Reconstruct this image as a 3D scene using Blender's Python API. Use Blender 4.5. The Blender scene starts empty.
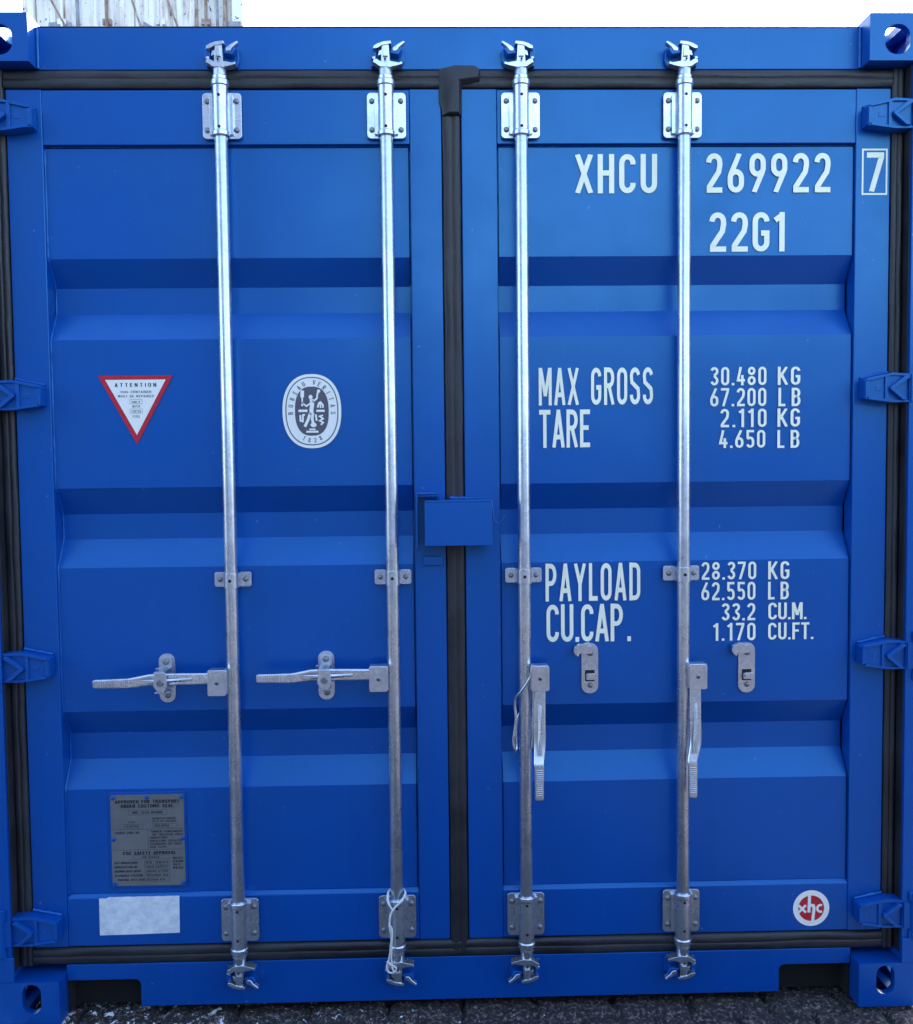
import bpy, bmesh, math, random
from mathutils import Vector, Matrix, noise
random.seed(7)
R = math.radians
sc = bpy.context.scene
COL = sc.collection

# ------------------------------------------------------------------ camera
cam = bpy.data.cameras.new('camera')
camo = bpy.data.objects.new('camera', cam); COL.objects.link(camo); sc.camera = camo
PITCH, YAW, ROLL = -0.05160, -0.02291, 0.01038
camo.location = (-0.0599, -2.4414, 1.4632)
cy, sy = math.cos(YAW), math.sin(YAW); cp, sp = math.cos(PITCH), math.sin(PITCH); cr, sr = math.cos(ROLL), math.sin(ROLL)
Rz = Matrix(((cy, -sy, 0), (sy, cy, 0), (0, 0, 1))); Rx = Matrix(((1, 0, 0), (0, cp, -sp), (0, sp, cp)))
Ry = Matrix(((cr, 0, sr), (0, 1, 0), (-sr, 0, cr)))
camo.rotation_euler = (Rz @ Rx @ Ry @ Matrix.Rotation(R(90), 3, 'X')).to_euler()
cam.sensor_fit = 'HORIZONTAL'; cam.sensor_width = 36.0; cam.lens = 36.0 * 950 / 913
cam.clip_start = 0.05; cam.clip_end = 3000

# ------------------------------------------------------------------ light
SUN_EL, SUN_AZ = 33.0, 24.0       # azimuth clockwise from +Y: the sun stands behind the container, its doors are in open shade
w = bpy.data.worlds.new("World"); sc.world = w; w.use_nodes = True
wn = w.node_tree; bg = wn.nodes['Background']
sky = wn.nodes.new('ShaderNodeTexSky'); sky.sky_type = 'NISHITA'; sky.sun_disc = False
sky.sun_elevation = R(SUN_EL); sky.sun_rotation = R(SUN_AZ); sky.air_density = 1.0; sky.dust_density = 2.6; sky.ozone_density = 1.0
wn.links.new(sky.outputs[0], bg.inputs[0]); bg.inputs[1].default_value = 0.15
sun = bpy.data.lights.new('sun', 'SUN'); sun.energy = 3.0; sun.angle = R(.5); sun.color = (1, .97, .92)
suno = bpy.data.objects.new('sun', sun); COL.objects.link(suno)
az = R(SUN_AZ); el = R(SUN_EL)
sdir = Vector((math.sin(az) * math.cos(el), math.cos(az) * math.cos(el), math.sin(el)))
suno.rotation_euler = sdir.to_track_quat('Z', 'Y').to_euler(); suno.location = sdir * 20
sc.view_settings.view_transform = 'Standard'; sc.view_settings.look = 'None'
sc.view_settings.exposure = 2.68; sc.view_settings.gamma = 1.0; sc.view_settings.use_curve_mapping = False

# ------------------------------------------------------------------ materials
def mat(name, base, rough=.5, metal=0., coat=0., var=None, vscale=6., bump=0., bscale=60., rvar=0., spec=.5, stretch=None, coatr=.1):
    m = bpy.data.materials.new(name); m.use_nodes = True
    nt = m.node_tree; b = nt.nodes['Principled BSDF']; L = nt.links
    b.inputs['Base Color'].default_value = (*base, 1); b.inputs['Roughness'].default_value = rough
    b.inputs['Metallic'].default_value = metal; b.inputs['Coat Weight'].default_value = coat
    b.inputs['Coat Roughness'].default_value = coatr
    b.inputs['Specular IOR Level'].default_value = spec
    tc = nt.nodes.new('ShaderNodeTexCoord'); src = tc.outputs['Object']
    if stretch:
        mp = nt.nodes.new('ShaderNodeMapping'); mp.inputs['Scale'].default_value = stretch
        L.new(src, mp.inputs[0]); src = mp.outputs[0]
    if var or rvar:
        n = nt.nodes.new('ShaderNodeTexNoise'); n.inputs['Scale'].default_value = vscale
        n.inputs['Detail'].default_value = 8; n.inputs['Roughness'].default_value = .65
        L.new(src, n.inputs['Vector'])
        mr = nt.nodes.new('ShaderNodeMapRange'); mr.inputs[1].default_value = .35; mr.inputs[2].default_value = .65
        L.new(n.outputs['Fac'], mr.inputs[0])
        if var:
            mx = nt.nodes.new('ShaderNodeMix'); mx.data_type = 'RGBA'
            mx.inputs[6].default_value = (*base, 1); mx.inputs[7].default_value = (*var, 1)
            L.new(mr.outputs[0], mx.inputs[0]); L.new(mx.outputs[2], b.inputs['Base Color'])
            m['mix'] = mx.name
        if rvar:
            ma = nt.nodes.new('ShaderNodeMath'); ma.operation = 'MULTIPLY_ADD'
            ma.inputs[1].default_value = rvar; ma.inputs[2].default_value = rough - rvar / 2
            L.new(mr.outputs[0], ma.inputs[0]); L.new(ma.outputs[0], b.inputs['Roughness'])
    if bump:
        n2 = nt.nodes.new('ShaderNodeTexNoise'); n2.inputs['Scale'].default_value = bscale; n2.inputs['Detail'].default_value = 4
        L.new(src, n2.inputs['Vector'])
        bp = nt.nodes.new('ShaderNodeBump'); bp.inputs['Strength'].default_value = bump; bp.inputs['Distance'].default_value = .002
        L.new(n2.outputs['Fac'], bp.inputs['Height']); L.new(bp.outputs[0], b.inputs['Normal'])
    return m

def blue_paint(name, base, scuff=True):
    m = mat(name, base, rough=.33, spec=.9, var=tuple(c * .88 for c in base), vscale=3.2, bump=.22, bscale=5., rvar=.10)
    nt = m.node_tree; L = nt.links; b = nt.nodes['Principled BSDF']
    b.inputs['Specular Tint'].default_value = (.32, .88, 1.0, 1)
    # faint dusty run marks (thin, vertical) and tiny chips
    tc = nt.nodes.new('ShaderNodeTexCoord'); mp = nt.nodes.new('ShaderNodeMapping'); mp.inputs['Scale'].default_value = (26, 26, 1.1)
    L.new(tc.outputs['Object'], mp.inputs[0])
    n = nt.nodes.new('ShaderNodeTexNoise'); n.inputs['Scale'].default_value = 1.6; n.inputs['Detail'].default_value = 6; n.inputs['Roughness'].default_value = .7
    L.new(mp.outputs[0], n.inputs['Vector'])
    mr = nt.nodes.new('ShaderNodeMapRange'); mr.inputs[1].default_value = .56; mr.inputs[2].default_value = .82; mr.inputs[4].default_value = .30
    L.new(n.outputs['Fac'], mr.inputs[0])
    mx = nt.nodes.new('ShaderNodeMix'); mx.data_type = 'RGBA'; mx.inputs[7].default_value = (.006, .10, .38, 1)
    old = b.inputs['Base Color'].links[0].from_socket
    L.new(mr.outputs[0], mx.inputs[0]); L.new(old, mx.inputs[6])
    v = nt.nodes.new('ShaderNodeTexNoise'); v.inputs['Scale'].default_value = 70; v.inputs['Detail'].default_value = 3
    L.new(tc.outputs['Object'], v.inputs['Vector'])
    mr2 = nt.nodes.new('ShaderNodeMapRange'); mr2.inputs[1].default_value = .745; mr2.inputs[2].default_value = .76; mr2.inputs[4].default_value = .6
    L.new(v.outputs['Fac'], mr2.inputs[0])
    mx2 = nt.nodes.new('ShaderNodeMix'); mx2.data_type = 'RGBA'; mx2.inputs[7].default_value = (.16, .25, .42, 1)
    L.new(mr2.outputs[0], mx2.inputs[0]); L.new(mx.outputs[2], mx2.inputs[6]); L.new(mx2.outputs[2], b.inputs['Base Color'])
    return m

def galv(name, a=(.66, .72, .80), c=(.47, .53, .61), rough=.29):
    m = mat(name, a, rough=rough, metal=.93, bump=.045, bscale=50., rvar=.10, vscale=14.)
    nt = m.node_tree; L = nt.links; b = nt.nodes['Principled BSDF']
    tc = nt.nodes.new('ShaderNodeTexCoord')
    v = nt.nodes.new('ShaderNodeTexVoronoi'); v.inputs['Scale'].default_value = 110
    n = nt.nodes.new('ShaderNodeTexNoise'); n.inputs['Scale'].default_value = 26; n.inputs['Detail'].default_value = 7; n.inputs['Roughness'].default_value = .7
    L.new(tc.outputs['Object'], v.inputs['Vector']); L.new(tc.outputs['Object'], n.inputs['Vector'])
    s = nt.nodes.new('ShaderNodeSeparateColor'); L.new(v.outputs['Color'], s.inputs[0])
    ad = nt.nodes.new('ShaderNodeMath'); ad.operation = 'MULTIPLY_ADD'; ad.inputs[1].default_value = .22
    L.new(s.outputs[0], ad.inputs[0]); L.new(n.outputs['Fac'], ad.inputs[2])
    mr = nt.nodes.new('ShaderNodeMapRange'); mr.inputs[1].default_value = .40; mr.inputs[2].default_value = .85
    L.new(ad.outputs[0], mr.inputs[0])
    mx = nt.nodes.new('ShaderNodeMix'); mx.data_type = 'RGBA'; mx.inputs[6].default_value = (*a, 1); mx.inputs[7].default_value = (*c, 1)
    L.new(mr.outputs[0], mx.inputs[0]); L.new(mx.outputs[2], b.inputs['Base Color'])
    return m

BLUE = blue_paint('blue_paint', (.0002, .060, .340))
GALV = galv('galvanised_steel')
BOLT = mat('bolt_steel', (.22, .24, .27), rough=.45, metal=.8, bump=.3, bscale=200)
DARK = mat('dark_hole', (.006, .007, .01), rough=.8)
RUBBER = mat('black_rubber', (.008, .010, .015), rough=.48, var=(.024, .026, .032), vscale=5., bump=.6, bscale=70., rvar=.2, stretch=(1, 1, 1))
LETTER = mat('lettering_vinyl', (.93, .94, .74), rough=.5, var=(.84, .86, .68), vscale=9.)
WHITE = mat('sticker_white', (.82, .83, .78), rough=.35)
RED = mat('sticker_red', (.55, .012, .03), rough=.35, var=(.42, .01, .03), vscale=60)
GREY = mat('sticker_grey', (.085, .085, .11), rough=.4)
BLACK = mat('print_black', (.015, .015, .02), rough=.5)
PLATE = mat('plate_metal', (.16, .165, .17), rough=.42, metal=.1, var=(.13, .135, .14), vscale=12)
CORD = mat('cord_white', (.62, .66, .66), rough=.6, bump=.6, bscale=300)
DECAL = mat('worn_label', (.74, .79, .82), rough=.5, var=(.50, .59, .68), vscale=48, stretch=(1, 1, 1.2), bump=.3, bscale=60)
PLY_SHADE = mat('underside_and_notch_shade', (.005, .005, .006), rough=.9)  # near black: shade of the sill notches is put into this colour
RUSTY = mat('rusty_inside', (.16, .08, .035), rough=.9, var=(.03, .02, .015), vscale=25)

# ------------------------------------------------------------------ mesh helpers
class MB:
    def __init__(s): s.v = []; s.f = []; s.m = []; s.mats = []; s.cur = 0; s.sm = []; s.smooth = False
    def mat(s, m):
        if m not in s.mats: s.mats.append(m)
        s.cur = s.mats.index(m); return s
    def add(s, vs, fs, smooth=None):
        o = len(s.v); s.v += [tuple(p) for p in vs]
        for f in fs:
            s.f.append(tuple(o + i for i in f)); s.m.append(s.cur); s.sm.append(s.smooth if smooth is None else smooth)
    def box(s, x0, x1, y0, y1, z0, z1):
        if x0 > x1: x0, x1 = x1, x0
        if y0 > y1: y0, y1 = y1, y0
        if z0 > z1: z0, z1 = z1, z0
        s.add([(x0, y0, z0), (x1, y0, z0), (x1, y1, z0), (x0, y1, z0), (x0, y0, z1), (x1, y0, z1), (x1, y1, z1), (x0, y1, z1)],
              [(0, 3, 2, 1), (4, 5, 6, 7), (0, 1, 5, 4), (1, 2, 6, 5), (2, 3, 7, 6), (3, 0, 4, 7)]); return s
    def prism(s, poly, fn, a, b):
        """poly: 2-D points; fn(p, t) -> 3-D; extruded from t=a to t=b"""
        n = len(poly); vs = [fn(p, a) for p in poly] + [fn(p, b) for p in poly]
        s.add(vs, [tuple(range(n))[::-1], tuple(range(n, 2 * n))] + [(i, (i + 1) % n, n + (i + 1) % n, n + i) for i in range(n)]); return s
    def pxz(s, poly, y0, y1): return s.prism(poly, lambda p, t: (p[0], t, p[1]), y0, y1)      # outline seen from the front
    def pyz(s, poly, x0, x1): return s.prism(poly, lambda p, t: (t, p[0], p[1]), x0, x1)
    def pxy(s, poly, z0, z1): return s.prism(poly, lambda p, t: (p[0], p[1], t), z0, z1)
    def cyl(s, p0, p1, r0, r1=None, n=20, caps=True):
        r1 = r0 if r1 is None else r1
        p0 = Vector(p0); p1 = Vector(p1); d = (p1 - p0).normalized()
        u = d.orthogonal().normalized(); w_ = d.cross(u)
        vs = []
        for p, r in ((p0, r0), (p1, r1)):
            for i in range(n):
                a = 2 * math.pi * i / n; vs.append(p + u * math.cos(a) * r + w_ * math.sin(a) * r)
        s.add(vs, [(i, (i + 1) % n, n + (i + 1) % n, n + i) for i in range(n)], True)
        if caps: s.add(vs, [tuple(range(n))[::-1], tuple(range(n, 2 * n))], False)
        return s
    def lathe(s, x, y, prof, n=24):
        """prof: (z, r) revolved about the vertical through x, y"""
        vs = []; fs = []
        for z, r in prof:
            for i in range(n):
                a = 2 * math.pi * i / n; vs.append((x + r * math.cos(a), y + r * math.sin(a), z))
        for k in range(len(prof) - 1):
            for i in range(n):
                j = (i + 1) % n; fs.append((k * n + i, k * n + j, (k + 1) * n + j, (k + 1) * n + i))
        s.add(vs, fs, True); s.add(vs[:n], [tuple(range(n))[::-1]], False); s.add(vs[-n:], [tuple(range(n))], False); return s
    def tube(s, pts, r, n=8, wob=0.):
        pts = [Vector(p) for p in pts]; vs = []; fs = []
        prev = None
        for k, p in enumerate(pts):
            d = (pts[min(k + 1, len(pts) - 1)] - pts[max(k - 1, 0)]).normalized()
            u = (prev - d * prev.dot(d)).normalized() if prev is not None and (prev - d * prev.dot(d)).length > 1e-4 else d.orthogonal().normalized()
            prev = u; w_ = d.cross(u); rr = r * (1 + wob * noise.noise(p * 60))
            for i in range(n):
                a = 2 * math.pi * i / n; vs.append(p + u * math.cos(a) * rr + w_ * math.sin(a) * rr)
        for k in range(len(pts) - 1):
            for i in range(n):
                j = (i + 1) % n; fs.append((k * n + i, k * n + j, (k + 1) * n + j, (k + 1) * n + i))
        s.add(vs, fs, True); s.add(vs[:n], [tuple(range(n))[::-1]]); s.add(vs[-n:], [tuple(range(n))]); return s
    def dome(s, x, y, z, r, h, n=14):
        """bolt head on a face looking at -Y; y = plate face"""
        prof = [(0, r), (h * .45, r * .97), (h * .8, r * .72), (h, r * .3)]; vs = []; fs = []
        for d, rr in prof:
            for i in range(n):
                a = 2 * math.pi * i / n; vs.append((x + rr * math.cos(a), y - d, z + rr * math.sin(a)))
        for k in range(len(prof) - 1):
            for i in range(n):
                j = (i + 1) % n; fs.append((k * n + i, k * n + j, (k + 1) * n + j, (k + 1) * n + i))
        fs.append(tuple(range(len(vs) - n, len(vs)))); s.add(vs, fs, True); return s
    def disc(s, x, y, z, rx, rz=None, n=40, power=2.0):
        rz = rx if rz is None else rz; pts = []
        for i in range(n):
            a = 2 * math.pi * i / n; c, q = math.cos(a), math.sin(a)
            pts.append((x + rx * math.copysign(abs(c) ** (2 / power), c), y, z + rz * math.copysign(abs(q) ** (2 / power), q)))
        s.add(pts, [tuple(range(n))]); return s
    def flat(s, poly, y): s.add([(p[0], y, p[1]) for p in poly], [tuple(range(len(poly)))]); return s
    def build(s, name, m=None, parent=None, bevel=0., loc=None, seg=2):
        me = bpy.data.meshes.new(name); me.from_pydata(s.v, [], s.f)
        for mm in (s.mats or [m]): me.materials.append(mm)
        for p, mi, sm in zip(me.polygons, s.m, s.sm): p.material_index = mi; p.use_smooth = sm
        bm = bmesh.new(); bm.from_mesh(me); bmesh.ops.recalc_face_normals(bm, faces=bm.faces); bm.to_mesh(me); bm.free()
        me.update()
        o = bpy.data.objects.new(name, me); COL.objects.link(o)
        if parent: o.parent = parent
        if loc: o.location = loc
        if bevel:
            b = o.modifiers.new('bevel', 'BEVEL'); b.width = bevel; b.segments = seg; b.limit_method = 'ANGLE'; b.angle_limit = R(35)
            b.harden_normals = False
            for p in me.polygons: p.use_smooth = True
            e = o.modifiers.new('wn', 'WEIGHTED_NORMAL'); e.keep_sharp = False
        return o

def copy_part(o, parent, loc=None):
    c = o.copy(); COL.objects.link(c); c.parent = parent
    if loc is not None: c.location = loc
    return c
def rrect(x0, x1, z0, z1, r, n=5):
    pts = []
    for cx_, cz_, a0 in ((x1 - r, z1 - r, 0), (x0 + r, z1 - r, 90), (x0 + r, z0 + r, 180), (x1 - r, z0 + r, 270)):
        for i in range(n + 1):
            a = R(a0 + 90 * i / n); pts.append((cx_ + r * math.cos(a), cz_ + r * math.sin(a)))
    return pts
def empty(name, loc=(0, 0, 0), parent=None):
    o = bpy.data.objects.new(name, None); COL.objects.link(o); o.location = loc; o.empty_display_size = .1
    if parent: o.parent = parent
    return o
def tag(o, label=None, cat=None, group=None, kind=None):
    if label: o['label'] = label
    if cat: o['category'] = cat
    if group: o['group'] = group
    if kind: o['kind'] = kind
    return o

# ------------------------------------------------------------------ stroke lettering (condensed gothic, drawn as ribbons)
SW = .135; H = SW / 2; WD = .43
def arc(cx_, cz_, rx, rz, a0, a1, n=8): return [(cx_ + rx * math.cos(R(a0 + (a1 - a0) * i / n)), cz_ + rz * math.sin(R(a0 + (a1 - a0) * i / n))) for i in range(n + 1)]
def glyph(ch):
    l, r, b, t = H, WD - H, H, 1 - H; c = WD / 2; Rr = (r - l) / 2; Rv = Rr * 1.15
    m = .5
    if ch in '0O': return WD, [arc(c, t - Rv, Rr, Rv, 0, 180) + arc(c, b + Rv, Rr, Rv, 180, 360) + [(r, t - Rv)]]
    if ch == 'D': return WD, [[(l, 0), (l, 1)], [(l, t), (c, t)] + arc(c, t - Rv, Rr, Rv, 90, 0) + arc(c, b + Rv, Rr, Rv, 0, -90) + [(l, b)]]
    if ch == '1': return .30, [[(.02, t - .14), (.17, t - .03)], [(.20, 0), (.20, 1)]]
    if ch == '2': return WD, [arc(c, t - Rv, Rr, Rv, 180, 0) + [(r, t - Rv - .07), (r - .03, .52), (l + .02, b + .08), (l + .02, b), (WD, b)]]
    if ch == '3': return WD, [arc(c, t - Rv, Rr, Rv, 165, -60) + [(c - .01, .53)], [(c - .01, .53)] + arc(c, b + Rv + .02, Rr, Rv * 1.1, 70, -165)]
    if ch == '4': return WD, [[(c - .01, 1), (l, .27), (WD, .27)], [(r - .07, .55), (r - .07, 0)]]
    if ch == '5': return WD, [[(WD - .02, t), (l + .02, t), (l + .02, .52)], [(l, .52)] + arc(c, b + Rv + .10, Rr, Rv + .06, 120, 0) + arc(c, b + Rv, Rr, Rv, 0, -165)]
    if ch == '6': return WD, [[(r - .06, 1), (l + .03, .50), (l, .40)] + arc(c, b + Rv, Rr, Rv, 180, 360) + [(r, .36)], arc(c, .36, Rr, Rv, -5, 140)]
    if ch == '9': return WD, [[(WD - p[0], 1 - p[1]) for p in q] for q in glyph('6')[1]]
    if ch == '7': return WD, [[(0, t), (r, t), (r, t - .06), (c - .09, 0)]]
    if ch == '8': return WD, [arc(c, t - Rv * .95, Rr * .92, Rv * .95, 90, 450, 16), arc(c, b + Rv * 1.08, Rr, Rv * 1.08, 90, 450, 16)]
    if ch == 'A': return .45, [[(H * .8, 0), (.225, 1)], [(.225, 1), (.45 - H * .8, 0)], [(.11, .28), (.34, .28)]]
    if ch == 'B': return WD, [[(l, 0), (l, 1)], [(l, t), (c, t)] + arc(c, t - .20, Rr * .95, .20, 90, -90) + [(l, .533)], [(c, .533)] + arc(c, b + .233, Rr, .233, 90, -90) + [(l, b)]]
    if ch == 'C': return WD, [arc(c, t - Rv, Rr, Rv, -10, 180) + arc(c, b + Rv, Rr, Rv, 180, 370)]
    if ch == 'E': return .38, [[(.38, t), (l, t), (l, b), (.38, b)], [(l, .52), (.33, .52)]]
    if ch == 'F': return .37, [[(.37, t), (l, t), (l, 0)], [(l, .52), (.33, .52)]]
    if ch == 'G': return WD, [arc(c, t - Rv, Rr, Rv, 0, 180) + arc(c, b + Rv, Rr, Rv, 180, 360) + [(r, .47), (c, .47)]]
    if ch == 'H': return WD, [[(l, 0), (l, 1)], [(r, 0), (r, 1)], [(l, .52), (r, .52)]]
    if ch == 'I': return .16, [[(.08, 0), (.08, 1)]]
    if ch == 'J': return .36, [[(.29, 1), (.29, b + Rv)] + arc(.18, b + Rv, .11, Rv, 0, -170)]
    if ch == 'K': return .45, [[(l, 0), (l, 1)], [(.40, 1), (l + .03, .42)], [(.17, .56), (.41, 0)]]
    if ch == 'L': return .34, [[(l, 1), (l, b), (.34, b)]]
    if ch == 'M': return .54, [[(l, 0), (l, 1)], [(.54 - l, 0), (.54 - l, 1)], [(l + .02, 1), (.27, .25)], [(.27, .25), (.52 - l, 1)]]
    if ch == 'N': return .45, [[(l, 0), (l, 1)], [(.45 - l, 0), (.45 - l, 1)], [(l, 1), (.45 - l, 0)]]
    if ch == 'P': return WD, [[(l, 0), (l, 1)], [(l, t), (c, t)] + arc(c, t - .23, Rr, .23, 90, -90) + [(l, .473)]]
    if ch == 'R': return WD, [[(l, 0), (l, 1)], [(l, t), (c, t)] + arc(c, t - .21, Rr, .21, 90, -90) + [(l, .513)], [(c, .5), (r + .01, 0)]]
    if ch == 'S': return WD, [arc(c, t - Rv, Rr, Rv, 10, 180) + [(l + .02, .60), (r - .02, .42)] + arc(c, b + Rv, Rr, Rv, 0, -190)]
    if ch == 'T': return .42, [[(0, t), (.42, t)], [(.21, t), (.21, 0)]]
    if ch == 'U': return WD, [[(l, 1), (l, b + Rv)] + arc(c, b + Rv, Rr, Rv, 180, 360) + [(r, 1)]]
    if ch == 'V': return .45, [[(H * .8, 1), (.225, 0)], [(.225, 0), (.45 - H * .8, 1)]]
    if ch == 'W': return .62, [[(H, 1), (.17, 0)], [(.17, 0), (.31, .8)], [(.31, .8), (.45, 0)], [(.45, 0), (.62 - H, 1)]]
    if ch == 'X': return .45, [[(H * .8, 0), (.45 - H * .8, 1)], [(H * .8, 1), (.45 - H * .8, 0)]]
    if ch == 'Y': return .45, [[(H * .8, 1), (.225, .45), (.225, 0)], [(.45 - H * .8, 1), (.225, .45)]]
    if ch == 'Z': return WD, [[(0, t), (r, t), (l, b), (WD, b)]]
    if ch in '.,': return .13, [[(.065, 0), (.065, .13)]]
    if ch == '/': return .4, [[(.05, 0), (.35, 1)]]
    if ch == '-': return .3, [[(0, .5), (.3, .5)]]
    if ch == ' ': return .30, []
    if ch == '_': return .02, []
    return .3, []
def ribbon(mb, pts, half, y, xf, clamp=False):
    P = [Vector((p[0], p[1])) for p in pts]
    q = [P[0]]
    for p in P[1:]:
        if (p - q[-1]).length > 1e-5: q.append(p)
    P = q
    if len(P) < 2: return
    closed = (P[0] - P[-1]).length < 1e-4 and len(P) > 6
    if closed: P[-1] = P[0].copy()
    vs = []; n = len(P)
    for i in range(n):
        if closed: d0 = (P[i] - P[i - 1 if i else n - 2]).normalized(); d1 = (P[i + 1 if i < n - 1 else 1] - P[i]).normalized()
        else: d0 = (P[i] - P[i - 1]).normalized() if i else (P[1] - P[0]).normalized(); d1 = (P[i + 1] - P[i]).normalized() if i < n - 1 else (P[-1] - P[-2]).normalized()
        tn = (d0 + d1)
        tn = tn.normalized() if tn.length > 1e-4 else d1
        nn = Vector((-tn.y, tn.x)); k = half / max(.45, nn.dot(Vector((-d1.y, d1.x))))
        for sgn in (1, -1):
            a = P[i] + nn * k * sgn; X, Z = xf(a.x, min(1, max(0, a.y)) if clamp else a.y); vs.append((X, y, Z))
    mb.add(vs, [(2 * i, 2 * i + 1, 2 * i + 3, 2 * i + 2) for i in range(n - 1)])
def text(mb, s, x0, x1, z0, z1, y, gap=.12, weight=1.0, natural=False):
    """lettering between x0..x1 (fitted) or, natural=True, centred there at its own width"""
    adv = [glyph(ch)[0] for ch in s]; tot = sum(adv) + gap * (len(s) - 1); h = z1 - z0
    kx = (x1 - x0) / tot
    if natural: kx = h * .9; xo = (x0 + x1) / 2 - tot * kx / 2
    else: xo = x0
    x = 0; k = 0
    for ch, a in zip(s, adv):
        for st in glyph(ch)[1]:
            k += 1
            ribbon(mb, st, H * weight, y - .00012 * (k % 5), lambda u, v, x=x: (xo + (x + u) * kx, z0 + v * h), True)
        x += a + gap

# ================================================================== GROUND
def ground():
    # one sheet: fine and uneven cobbles near the container, plain far away
    xs = [-1500, -300, -60, -12, -4, -2.2]; n = 360
    xs += [-1.9 + 3.8 * i / n for i in range(n + 1)] + [2.2, 4, 12, 60, 300, 1500]
    ys = [-1500, -300, -60, -12, -3, -1.0]; m = 110
    ys += [-.35 + 1.1 * i / m for i in range(m + 1)] + [1.2, 3, 12, 60, 300, 1500]
    def hgt(x, y):
        if abs(x) > 1.95 or y < -.5 or y > .9: return 0
        row = math.floor((y + .01 * noise.noise(Vector((x * 3, 0, 1)))) / .105); fx = (x + .03 * noise.noise(Vector((row * 3.1, x * 2, 4)))) / .205 + (row % 2) * .5
        fy = y / .105 + .06 * noise.noise(Vector((x * 5, y * 5, 9)))
        ux = fx - math.floor(fx); uy = fy - math.floor(fy)
        dx = min(ux, 1 - ux) * .205; dy = min(uy, 1 - uy) * .105; d = min(dx, dy)
        base = -.020 * (1 - min(1, d / .014)) ** 1.3
        base += .006 * noise.noise(Vector((math.floor(fx) * 7.1, math.floor(fy) * 5.3, 2)))
        base += .0075 * noise.noise(Vector((x * 42, y * 42, 0))) + .0055 * noise.noise(Vector((x * 95, y * 95, 5)))
        e = min(1, max(0, (1.95 - abs(x)) * 6)) * min(1, max(0, (y + .5) * 6))
        return base * e - .006
    mb = MB(); vs = [(x, y, hgt(x, y)) for y in ys for x in xs]; nx = len(xs)
    mb.add(vs, [(j * nx + i, j * nx + i + 1, (j + 1) * nx + i + 1, (j + 1) * nx + i) for j in range(len(ys) - 1) for i in range(nx - 1)], True)
    m_ = bpy.data.materials.new('cobbles'); m_.use_nodes = True; nt = m_.node_tree; L = nt.links; b = nt.nodes['Principled BSDF']
    b.inputs['Roughness'].default_value = .85
    tc = nt.nodes.new('ShaderNodeTexCoord')
    n1 = nt.nodes.new('ShaderNodeTexNoise'); n1.inputs['Scale'].default_value = 95; n1.inputs['Detail'].default_value = 5; n1.inputs['Roughness'].default_value = .75
    L.new(tc.outputs['Object'], n1.inputs['Vector'])
    cr_ = nt.nodes.new('ShaderNodeValToRGB'); e = cr_.color_ramp.elements
    e[0].position = .40; e[0].color = (.006, .006, .008, 1); e[1].position = .64; e[1].color = (.24, .18, .165, 1)
    k = e.new(.53); k.color = (.024, .021, .023, 1)
    L.new(n1.outputs['Fac'], cr_.inputs[0])
    n2 = nt.nodes.new('ShaderNodeTexNoise'); n2.inputs['Scale'].default_value = 38; n2.inputs['Detail'].default_value = 6; n2.inputs['Roughness'].default_value = .7
    L.new(tc.outputs['Object'], n2.inputs['Vector'])
    # frost / snow crumbs, mostly at the left
    sx = nt.nodes.new('ShaderNodeSeparateXYZ'); L.new(tc.outputs['Object'], sx.inputs[0])
    mr = nt.nodes.new('ShaderNodeMapRange'); mr.inputs[1].default_value = -1.1; mr.inputs[2].default_value = .5; mr.inputs[3].default_value = .11; mr.inputs[4].default_value = -.04
    L.new(sx.outputs[0], mr.inputs[0])
    fa = nt.nodes.new('ShaderNodeMapRange'); fa.inputs[1].default_value = -2.2; fa.inputs[2].default_value = -1.3; fa.inputs[3].default_value = -.16; fa.inputs[4].default_value = 0
    L.new(sx.outputs[0], fa.inputs[0])
    fs_ = nt.nodes.new('ShaderNodeMath'); fs_.operation = 'ADD'; L.new(mr.outputs[0], fs_.inputs[0]); L.new(fa.outputs[0], fs_.inputs[1])
    ad = nt.nodes.new('ShaderNodeMath'); ad.operation = 'ADD'; L.new(n2.outputs['Fac'], ad.inputs[0]); L.new(fs_.outputs[0], ad.inputs[1])
    th = nt.nodes.new('ShaderNodeMapRange'); th.inputs[1].default_value = .655; th.inputs[2].default_value = .68
    L.new(ad.outputs[0], th.inputs[0])
    mx = nt.nodes.new('ShaderNodeMix'); mx.data_type = 'RGBA'; mx.inputs[7].default_value = (.75, .80, .86, 1)
    L.new(th.outputs[0], mx.inputs[0]); L.new(cr_.outputs[0], mx.inputs[6]); L.new(mx.outputs[2], b.inputs['Base Color'])
    bp = nt.nodes.new('ShaderNodeBump'); bp.inputs['Strength'].default_value = .9; bp.inputs['Distance'].default_value = .004
    L.new(n1.outputs['Fac'], bp.inputs['Height']); L.new(bp.outputs[0], b.inputs['Normal'])
    o = mb.build('ground', m_); tag(o, 'dark rough cobbled ground with frost crumbs under the blue container', 'ground', kind='structure')
ground()

# ================================================================== BLUE CONTAINER
C = empty('shipping_container')
tag(C, 'blue twenty foot shipping container seen from its closed double doors', 'shipping container')

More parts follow.
